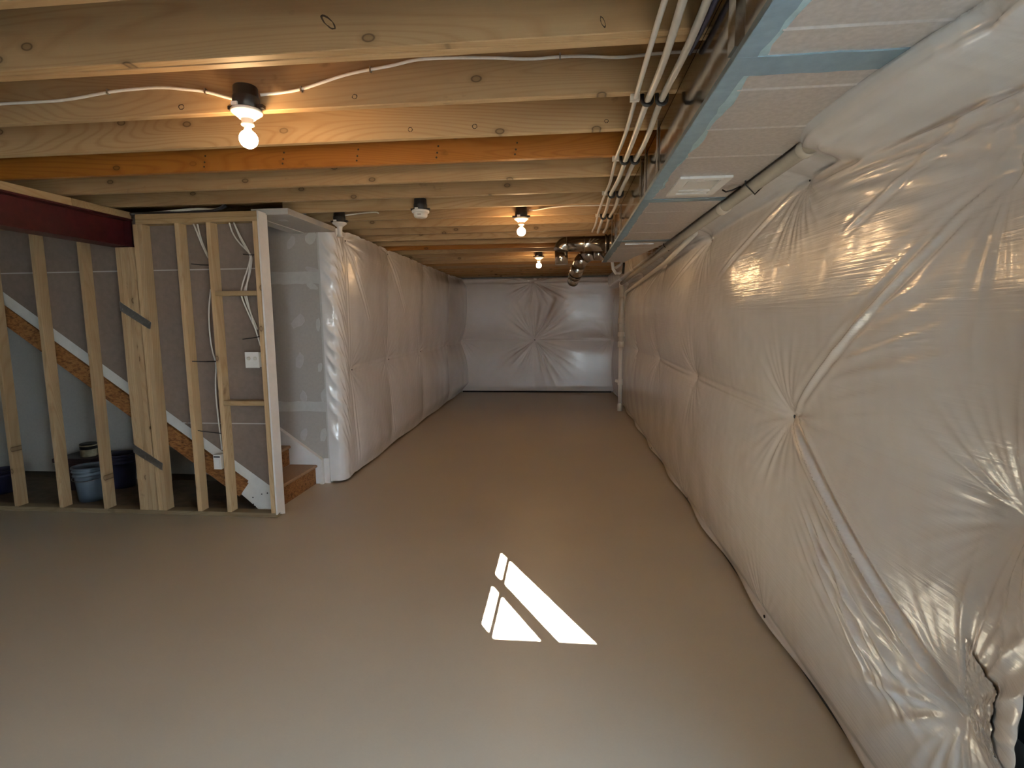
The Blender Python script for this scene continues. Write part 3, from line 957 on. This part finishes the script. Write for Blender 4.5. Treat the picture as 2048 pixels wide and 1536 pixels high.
zb_ = DZ0 - .001
mastic_strip('seam_mastic', dx0 - .002, dx0 + .052, .2, 6.46, zb_, .0035, 1, .006, 1, MASTIC)
mastic_strip('seam_mastic', dx0 + .03, dx0 + .068, .2, 2.9, zb_, .0015, 1, .010, 2, MASTIC_L)
MB().box(dx0 - .003, dx0 - .0005, .2, 6.46, DZ0 - .003, DZ0 + .014).build('seam_mastic', MASTIC, du)
for i, (ya, yb, tt) in enumerate(((1.49, 1.60, .004), (3.13, 3.20, .004), (4.72, 4.80, .004), (.1, .2, .004))):
    mastic_strip('seam_mastic', dx0, dx1 - .002, ya, yb, zb_, tt, 0, .004, 10 + i, MASTIC)
for y in (.55, .88, 1.37, 1.70, 2.03, 2.36, 3.5, 3.9, 4.3, 5.2, 5.6):
    MB().add([(dx0 + .065, y - .007, zb_), (dx0 + .065, y, zb_ - .0035), (dx0 + .065, y + .007, zb_), (dx1 - .002, y - .007, zb_), (dx1 - .002, y, zb_ - .0035), (dx1 - .002, y + .007, zb_)],
             [(0, 3, 4, 1), (1, 4, 5, 2), (0, 1, 2), (3, 5, 4)]).build('bead', DUCT_BOTTOM, du)
MB().box(dx0 + .1, dx1 - .1, 4.93, 4.95, zb_ - .006, zb_).build('bead', DUCT_BOTTOM, du)
# side seams and hanger straps
for y in (1.50, 3.17, 4.76):
    MB().box(dx0 - .012, dx0, y - .03, y + .03, DZ0 + .014, DZT).build('side_seam', DUCT_SIDE, du)
for y in (2.66, 3.04, 4.35, 5.1):
    MB().box(dx0 - .006, dx0 - .004, y - .013, y + .013, DZ0 + .01, 2.50).build('hanger_strap', STRAP, du)
# register boot with white frame
reg = MB()
ra, rb, rc, rd = .535, .775, 2.66, 3.02
for x0, x1, y0, y1 in ((ra, ra + .04, rc, rd), (rb - .04, rb, rc, rd), (ra + .04, rb - .04, rc, rc + .04), (ra + .04, rb - .04, rd - .04, rd)):
    reg.box(x0, x1, y0, y1, zb_ - .012, zb_)
ro = reg.build('register_frame', WHITE, du, bevel=.002)
ro['label'] = 'white square air register frame'
MB().box(ra + .04, rb - .04, rc + .04, rd - .04, zb_ - .003, zb_ - .001).build('register_pan', PLASTIC, ro)
MB().prism([(rc + .06, zb_ - .010), (rc + .20, zb_ - .004), (rc + .20, zb_ - .003), (rc + .06, zb_ - .004)], 0, ra + .05, rb - .05).build('damper_blade', PLASTIC, ro)
MB().box(ra + .04, rb - .04, rd - .10, rd - .075, zb_ - .010, zb_ - .003).build('damper_blade', PLASTIC, ro)

# ------------------------------------------------------------------ round branch ducts at the duct's end
def elbow_pipe(name, runs, r, parent, mat, gores=True):
    """runs: list of polylines; each gored pipe is its own part"""
    for nm, pts in runs:
        m = MB()
        m.tube(pts, r, 20)
        o = m.build(nm, mat, parent)
    return o


b1 = empty('branch_duct', (.2, 5.65, 2.2), 'galvanised round duct elbowing down, uppermost branch off the rectangular duct', 'duct', 'round branch ducts')
yb = 5.62; zz = 2.345; rr_ = .076
MB().tube([(.425, yb, zz), (.02, yb, zz)], rr_, 24).build('straight_pipe', ROUND_DUCT, b1)
el = [(.02, yb, zz)]
for i in range(1, 6):
    a = math.pi / 2 * i / 5
    el.append((.02 - .06 * math.sin(a), yb, zz - .06 * (1 - math.cos(a))))
MB().tube(el, rr_ + .001, 24).build('elbow', ROUND_DUCT, b1)
MB().tube([(-.04, yb, zz - .06), (-.035, yb, zz - .20)], .066, 24).build('down_pipe', ROUND_DUCT, b1)
MB().lathe([(.079, -.012), (.082, 0), (.079, .012)], .19, yb, zz, 24, 0).build('joint_ring', ROUND_DUCT, b1)
MB().lathe([(.095, -.01), (.095, 0), (.080, .02)], .408, yb, zz, 24, 0).build('collar', ROUND_DUCT, b1)
b2 = empty('branch_duct', (.2, 5.9, 2.2), 'galvanised round duct bending down and away, lower branch off the rectangular duct', 'duct', 'round branch ducts')
y2 = 6.1
MB().tube([(.425, y2, 2.305), (.31, y2, 2.305)], .076, 24).build('straight_pipe', ROUND_DUCT, b2)
MB().tube([(.31, y2, 2.305), (.26, y2 + .01, 2.30), (.215, y2 + .03, 2.272)], .078, 24).build('elbow', ROUND_DUCT, b2)
MB().tube([(.215, y2 + .03, 2.272), (.175, y2 + .06, 2.23), (.155, y2 + .10, 2.19)], .075, 24).build('elbow', ROUND_DUCT, b2)
MB().tube([(.155, y2 + .10, 2.19), (.11, y2 + .22, 2.07)], .072, 24).build('straight_pipe', ROUND_DUCT, b2)
MB().tube([(.11, y2 + .22, 2.07), (.09, y2 + .30, 2.02)], .066, 24).build('end_cap', ROUND_DUCT, b2)
for t in (.25, .8):
    p = Vector((.155, y2 + .10, 2.19)).lerp(Vector((.11, y2 + .22, 2.07)), t); q = p + (Vector((.11, y2 + .22, 2.07)) - Vector((.155, y2 + .10, 2.19))).normalized() * .01
    MB().tube([p, q], .076, 24).build('joint_ring', ROUND_DUCT, b2)

# ------------------------------------------------------------------ water tubes under the joists, right of centre
def sag_line(x, y0, y1, z, sag, sup, wob, seed):
    rr = random.Random(seed); pts = []
    ys = [y0]; y = y0
    while y < y1: y = min(y + .10, y1); ys.append(y)
    for y in ys:
        ph = (y - 2.29) / sup
        pts.append((x + wob * math.sin(y * 2.1 + seed) + .004 * math.sin(y * 5 + seed * 2), y, z - sag * math.sin(math.pi * (ph % 1.0)) ** 2))
    return pts


tube_lab = ['thin white tube under the joists, leftmost of the three', 'white tube in black clips, middle of the three under the joists', 'white tube in black clips, nearest the rectangular duct']
for i, (x, r, z) in enumerate(((.275, .009, 2.452), (.321, .0125, 2.448), (.377, .0125, 2.448))):
    t = empty('water_tube', (x, 2.3, z), tube_lab[i], 'tube', 'white water tubes under the joists')
    pts = sag_line(x, -1.0, 5.55, z - (.004 if i else 0), .012, .8128, .004, i + 1)
    MB().tube(pts, r, 10).build('tube', PEX, t)
    for k in range(8):
        y = 2.272 - .8128 + .8128 * k * 1.0
        if i == 0:
            if y < 4.8: MB().box(x - .020, x + .016, y - .012, y + .012, z - .010, Z_J).build('clip', PVC, t)
            continue
        if y > 5.5 or y < 1.6: continue
        arc = [(x + .019 * math.cos(a), y, z - .004 + .019 * math.sin(a)) for a in [math.pi * (1 + j / 8) for j in range(9)]]
        arc = [(x - .019, y, Z_J)] + arc + [(x + .019, y, Z_J)]
        m = MB().tube(arc, .008, 8)
        m.build('clip', BLACK, t)
bc = MB().tube([(.410, -.2, 2.455), (.410, 1.2, 2.452), (.410, 1.8, 2.456), (.410, 1.95, 2.466)], .0095, 8)
tag(bc.build('drain_hose', NAVY), 'dark hose running beside the white tubes along the duct', 'hose')

# U-shaped hoses at the far end of the duct
hz = MB().tube([(.56, 6.58, 2.47), (.56, 6.6, 2.40), (.56, 6.62, 2.28), (.575, 6.64, 2.18), (.61, 6.66, 2.13), (.655, 6.68, 2.13), (.68, 6.69, 2.16)], .018, 10)
tag(hz.build('looped_hose', PEX), 'white hose looping down behind the far end of the duct', 'hose')
hz = MB().tube([(.60, 6.62, 2.19), (.66, 6.64, 2.23), (.70, 6.66, 2.28), (.72, 6.66, 2.40), (.725, 6.66, 2.47)], .017, 10)
tag(hz.build('looped_hose', PEX), 'short white hose slanting up behind the far end of the duct', 'hose')
hz = MB().tube([(.70, 6.62, 2.25), (.692, 6.63, 2.12)], .014, 10)
tag(hz.build('rubber_sleeve', BLACK), 'black sleeve hanging beside the white hoses behind the duct', 'sleeve')

# ------------------------------------------------------------------ white drain pipe along the wall and down the corner
dp = empty('drain_pipe', (.93, 9.3, 0), 'white plastic drain pipe running along the duct and down the far corner', 'pipe')
PX, PZ = .912, 2.226
MB().tube([(PX, 1.9, PZ + .01), (PX, 2.2, PZ), (PX, 4.6, PZ - .01), (PX + .02, 9.1, PZ - .06)], .030, 16).build('horizontal_pipe', PVC_SHADED, dp)
MB().tube([(PX + .02, 9.1, PZ - .06), (PX + .03, 9.22, PZ - .075), (.957, 9.3, PZ - .15), (.957, 9.3, PZ - .28)], .043, 16).build('elbow', PVC, dp)
MB().tube([(.957, 9.3, PZ - .28), (.957, 9.3, 1.15)], .044, 16).build('vertical_pipe', PVC, dp)
for z0, z1, r in ((1.50, 1.60, .055), (1.28, 1.36, .058), (1.10, 1.20, .055)):
    MB().lathe([(r - .004, 0), (r, .01), (r, z1 - z0 - .01), (r - .004, z1 - z0)], .957, 9.3, z0, 16).build('coupling', PVC, dp)
MB().tube([(.950, 9.3, 1.12), (.950, 9.3, .10)], .033, 16).build('vertical_pipe', PVC, dp)
MB().lathe([(.040, 0), (.043, .01), (.043, .10), (.04, .11)], .950, 9.3, .45, 16).build('coupling', PVC, dp)
MB().tube([(.950, 9.3, .50), (.87, 9.28, .53)], .026, 12).build('side_outlet', PVC, dp)
MB().lathe([(.042, 0), (.042, .12), (.036, .13)], .950, 9.3, 0, 16).build('foot_fitting', PVC, dp)
MB().lathe([(.032, -.025), (.036, -.02), (.036, .02), (.032, .025)], PX, 2.22, PZ, 16, 1).build('coupling', PVC, dp)
MB().lathe([(.032, -.045), (.036, -.04), (.036, .04), (.032, .045)], PX + .003, 3.3, PZ - .006, 16, 1).build('coupling', PVC, dp)
for y in (2.78, 4.95):
    MB().tube([(PX - .045, y, PZ + .26), (PX - .046, y, PZ), (PX, y, PZ - .047), (PX + .046, y, PZ), (PX + .045, y, PZ + .26)], .004, 6).build('hanger_wire', BLACK, dp)
p2 = MB().tube([(.962, 4.2, 2.215), (.985, 5.5, 2.13), (1.005, 9.1, 2.02), (1.005, 9.25, 1.98), (1.005, 9.3, 1.9), (1.0, 9.32, 1.2)], .022, 10)
tag(p2.build('drain_pipe', PVC), 'thin white pipe against the film, right of the thicker drain pipe', 'pipe')
wire = [(.80, 2.93, 2.238), (.815, 2.92, 2.225), (.84, 2.90, 2.228), (.875, 2.88, 2.24)]
tag(MB().tube(wire, .004, 6).build('cable_end', BLACK), 'short black wire end poking out beside the white register', 'wire')

# ------------------------------------------------------------------ lamps on the ceiling
def lamp(x, y, zbase, label, cat, group, lit=True, kind='bulb'):
    root = empty('lamp_holder' if kind != 'smoke' else 'smoke_detector', (x, y, zbase), label, cat, group)
    bxm = MB().lathe([(.048, .0), (.052, .006), (.052, .045), (.050, .05), (.048, .052), (.047, .085), (.044, .09)], x, y, zbase + .006, 24)
    bo = bxm.build('junction_box', BLACK, root)
    for e0, e1 in ((.045, .075), (-.075, -.045)):
        MB().box(x + e0, x + e1, y - .012, y + .012, zbase + .008, zbase + .022).build('box_ear', BLACK, bo)
    MB().box(x - .03, x - .005, y - .060, y - .050, zbase + .006, zbase + .02).build('box_tab', PLASTIC, bo)
    if kind == 'smoke':
        MB().lathe([(.045, -.012), (.066, -.010), (.068, 0), (.064, .008)], x, y, zbase, 32).build('base', PLASTIC, root)
        d = MB().lathe([(.030, -.048), (.046, -.046), (.052, -.036), (.055, -.012)], x, y, zbase, 32).build('sensor_dome', PLASTIC, root)
        MB().box(x - .012, x + .016, y - .054, y - .050, zbase - .034, zbase - .026).build('vent_slot', STRAP, d)
        MB().lathe([(.012, -.052), (.014, -.048)], x, y, zbase, 16).build('test_button', PLASTIC, d)
        return root
    MB().lathe([(.030, -.030), (.036, -.024), (.052, -.012), (.060, -.006), (.062, 0), (.058, .006)], x, y, zbase, 32).build('base', PORCELAIN, root)
    if kind == 'bulb':
        MB().lathe([(.020, -.056), (.025, -.054), (.025, -.048), (.022, -.046), (.024, -.028)], x, y, zbase, 24).build('socket', PORCELAIN, root)
        b = []
        for i in range(13):
            a = math.pi * i / 12
            b.append((max(.036 * math.sin(a), .001), -.108 - .036 * math.cos(a)))
        bb = MB().lathe(b[:-1], x, y, zbase, 24).build('bulb', BULB_LIT if lit else PLASTIC, root)
        MB().lathe([(.021, -.082), (.017, -.074), (.0145, -.066), (.0135, -.056)], x, y, zbase, 24).build('bulb_neck', PORCELAIN, bb)
    else:
        MB().lathe([(.034, -.118), (.028, -.112), (.021, -.095), (.0205, -.055), (.024, -.035), (.034, -.022)], x, y, zbase, 24).build('socket', PORCELAIN, root)
    return root


lamp(-1.296, 2.19, 2.444, 'lit bare bulb in white porcelain holder, nearest the camera at upper left', 'lamp', 'bare bulb lamp holders')
lamp(-.367, 4.62, 2.432, 'lit bare bulb under the joists, second of the three along the room', 'lamp', 'bare bulb lamp holders')
lamp(-.357, 7.48, 2.43, 'lit bare bulb under the joists near the far wall, smallest of the three', 'lamp', 'bare bulb lamp holders')
lamp(-1.952, 4.62, 2.435, 'white lamp holder with no bulb above the corner of the left film wall', 'lamp', 'bare bulb lamp holders', False, 'neck')
lamp(-1.118, 4.20, 2.430, 'white round smoke detector hung from a black ceiling box', 'smoke detector', None, False, 'smoke')

# ------------------------------------------------------------------ cables
def cable(name, pts, r, mat, label, cat='cable', group=None):
    # smooth the polyline
    P = [Vector(p) for p in pts]
    for _ in range(2):
        Q = [P[0]]
        for a, b in zip(P[:-1], P[1:]): Q += [a.lerp(b, .25), a.lerp(b, .75)]
        Q.append(P[-1]); P = Q
    o = empty(name, P[0], label, cat, group)
    MB().tube(P, r, 8).build('sheath', mat, o)
    return o


yj = 1.859 + .4064 - .019 - .007      # face of the second joist
ca = cable('lamp_cable', [(x, yj, z) for x, z in ((-2.60, 2.545), (-2.454, 2.547), (-2.31, 2.546), (-2.143, 2.546), (-1.942, 2.571), (-1.838, 2.576), (-1.701, 2.579), (-1.59, 2.564), (-1.501, 2.552), (-1.395, 2.519), (-1.345, 2.505))],
           .0062, CABLE, 'white cable stapled to the joist, left of the nearest lit bulb', group='cables on the ceiling joists')
cb = cable('lamp_cable', [(-1.25, yj - .02, 2.518)] + [(x, yj, z) for x, z in ((-1.173, 2.530), (-1.082, 2.539), (-.999, 2.56), (-.892, 2.587), (-.786, 2.601), (-.693, 2.611), (-.599, 2.629), (-.497, 2.629), (-.297, 2.62), (-.138, 2.604), (-.021, 2.609), (.095, 2.604), (.21, 2.591), (.342, 2.60), (.5, 2.60))],
           .0062, CABLE, 'white cable stapled to the joist from the nearest lit bulb towards the tubes', group='cables on the ceiling joists')
for o, lst in ((ca, ((-1.942, 2.571), (-1.501, 2.552))), (cb, ((-1.082, 2.539), (-.786, 2.601), (-.021, 2.609)))):
    for x, z in lst:
        MB().box(x - .003, x + .003, yj - .009, yj + .008, z - .010, z + .010).build('staple', STRAP, o)
yk = 1.859 + .4064 * 7 - .019 - .006
cable('lamp_cable', [(-.30, 4.62, 2.50), (-.25, yk, 2.508), (-.127, yk, 2.528), (.041, yk, 2.536), (.29, yk, 2.532), (.5, yk, 2.53)], .006, CABLE, 'white cable from the second lit bulb towards the tubes', group='cables on the ceiling joists')
cable('lamp_cable', [(-1.90, 4.62, 2.50), (-1.784, yk, 2.526), (-1.639, yk, 2.533), (-1.618, yk, 2.52)], .006, CABLE, 'short white cable beside the lamp holder with no bulb', group='cables on the ceiling joists')

YC = 4.045
G = 'white cables in the stud wall'
cable('wall_cable', [(x, YC, z) for x, z in ((-2.894, 2.356), (-2.877, 2.313), (-2.851, 2.232), (-2.823, 2.158), (-2.79, 2.09))], .006, CABLE, 'white cable dropping from the top plate left of the second last stud', group=G)
cable('wall_cable', [(x, YC + .012, z) for x, z in ((-2.870, 2.356), (-2.858, 2.28), (-2.838, 2.20), (-2.812, 2.14), (-2.79, 2.08))], .006, CABLE, 'white cable just right of its twin under the top plate', group=G)
cable('wall_cable', [(x, YC, z) for x, z in ((-2.597, 2.356), (-2.579, 2.281), (-2.531, 2.206), (-2.469, 2.144), (-2.438, 2.112), (-2.448, 2.07), (-2.465, 2.014), (-2.513, 1.915), (-2.545, 1.82), (-2.53, 1.76), (-2.509, 1.701), (-2.441, 1.534), (-2.41, 1.42))], .006, CABLE, 'white cable bowing left down to the white switch plate', group=G)
cable('wall_cable', [(x, YC - .01, z) for x, z in ((-2.554, 2.356), (-2.514, 2.261), (-2.467, 2.174), (-2.438, 2.112), (-2.435, 2.063), (-2.454, 1.983), (-2.495, 1.83), (-2.485, 1.75), (-2.467, 1.667), (-2.43, 1.517), (-2.40, 1.40))], .006, CABLE, 'white cable right of the bowed one above the switch plate', group=G)
cable('wall_cable', [(x, YC + .012, z) for x, z in ((-2.565, 2.356), (-2.53, 2.25), (-2.475, 2.15), (-2.436, 2.10), (-2.45, 2.02), (-2.475, 1.93), (-2.525, 1.83), (-2.51, 1.75), (-2.48, 1.66), (-2.43, 1.53))], .006, CABLE, 'white cable behind the other two above the switch plate', group=G)
cable('wall_cable', [(x, YC, z) for x, z in ((-2.79, 1.85), (-2.814, 1.738), (-2.827, 1.621), (-2.829, 1.486), (-2.819, 1.35), (-2.79, 1.27), (-2.811, 1.127), (-2.817, .972), (-2.811, .814), (-2.80, .55))], .006, CABLE, 'white cable running down to the small device beside the second last stud', group=G)
G = 'cables above the top plate'
for i, (r, m_, off, lab) in enumerate(((.012, DARKCABLE, 0, 'dark cable lying lowest in the gap above the top plate'), (.007, CABLE, .016, 'pale cable lying over the dark one above the top plate'), (.006, CABLE, .026, 'pale cable crossing upmost above the top plate'))):
    cable('ceiling_cable', [(-3.42, 4.05 + .012 * i, 2.447 + off * .3), (-3.2, 4.055 + .01 * i, 2.448 + off * .5), (-3.0, 4.05 - .01 * i, 2.452 + off * .4), (-2.85, 4.06, 2.450 + off), (-2.70, 4.05 + .015 * i, 2.452 + off * .6), (-2.62, 4.06, 2.49 + off)], r, m_, lab, group=G)

# ------------------------------------------------------------------ electrical plates on the studs
sw = empty('switch_plate', (-2.455, 3.99, 1.29), 'white double switch plate beside the last stud of the partition', 'switch')
MB().box(-2.513, -2.397, 3.992, 4.0, 1.230, 1.355).build('plate', PLASTIC, sw, bevel=.003)
MB().box(-2.508, -2.40, 4.0, 4.06, 1.235, 1.35).build('back_box', PLASTIC, sw)
for dx in (-.026, .026):
    MB().lathe([(.015, 0), (.014, -.006), (.009, -.009)], -2.455 + dx, 3.992, 1.305, 16, 1).build('cap', PVC, sw)
dv = empty('control_box', (-2.807, 3.985, .46), 'small white vertical box on the stringer beside the second last stud', 'box')
MB().box(-2.841, -2.775, 3.985, 4.03, .402, .522).build('case', PLASTIC, dv, bevel=.003)
MB().box(-2.835, -2.782, 3.983, 3.985, .500, .512).build('display', DARKCABLE, dv)
MB().box(-2.825, -2.79, 3.982, 3.985, .425, .485).build('cover', WHITE, dv)

# ------------------------------------------------------------------ things stored under the stairs
def pail(name, x, y, r0, r1, h, mat, label, cat, group=None, handle=True):
    o = empty(name, (x, y, .003), label, cat, group)
    pr = [(r0, 0), (r0 + (r1 - r0) * .55, h * .55), (r0 + (r1 - r0) * .74, h * .74), (r1 * .985 + .006, h * .745), (r1 * .985 + .006, h * .765), (r1 * .97, h * .77), (r1 * .98, h * .86), (r1 + .008, h * .865), (r1 + .008, h * .885), (r1, h * .89), (r1, h * .95), (r1 + .01, h * .955), (r1 + .01, h), (r1 - .004, h), (r1 - .006, h - .02), (r0 - .004, .02)]
    MB().lathe(pr, x, y, .003, 32).build('body', mat, o)
    return o


bk = pail('bucket', -4.275, 4.32, .100, .128, .315, BUCKET, 'blue-grey plastic bucket behind the third visible stud', 'bucket', 'buckets under the stairs')
MB().tube([(-4.275 + .140 * math.cos(a), 4.32 - .13 * math.sin(a), .22 - .02 * math.sin(a)) for a in [math.pi * (.05 + .9 * i / 12) for i in range(13)]], .003, 6).build('handle', STRAP, bk)
pail('bucket', -5.335, 4.45, .100, .122, .22, NAVY, 'black bucket at the left edge of the stud wall', 'bucket', 'buckets under the stairs')
pail('bucket', -4.30, 4.70, .095, .125, .33, NAVY, 'dark navy bucket half hidden behind the third visible stud', 'bucket', 'buckets under the stairs')
tt_ = empty('storage_bin', (-4.68, 4.68, .003), 'dark maroon lidded bin behind the blue-grey bucket', 'bin')
MB().prism([(-4.82, .003), (-4.50, .003), (-4.47, .27), (-4.85, .27)], 1, 4.54, 4.86).build('body', TOTE, tt_)
MB().box(-4.87, -4.455, 4.525, 4.875, .27, .315).build('lid', TOTE, tt_, bevel=.01)
cn = empty('paint_can', (-4.60, 4.66, .315), 'small beige can with dark lid on top of the maroon bin', 'can')
MB().lathe([(.068, 0), (.070, .004), (.070, .10), (.073, .104), (.073, .112)], -4.60, 4.66, .315, 24).build('body', CANBODY, cn)
MB().lathe([(.070, 0), (.072, .006), (.066, .014)], -4.60, 4.66, .427, 24).build('lid', BLACK, cn)
MB().lathe([(.0705, 0), (.0705, .03)], -4.60, 4.66, .385, 24).build('dark_band', BLACK, cn)
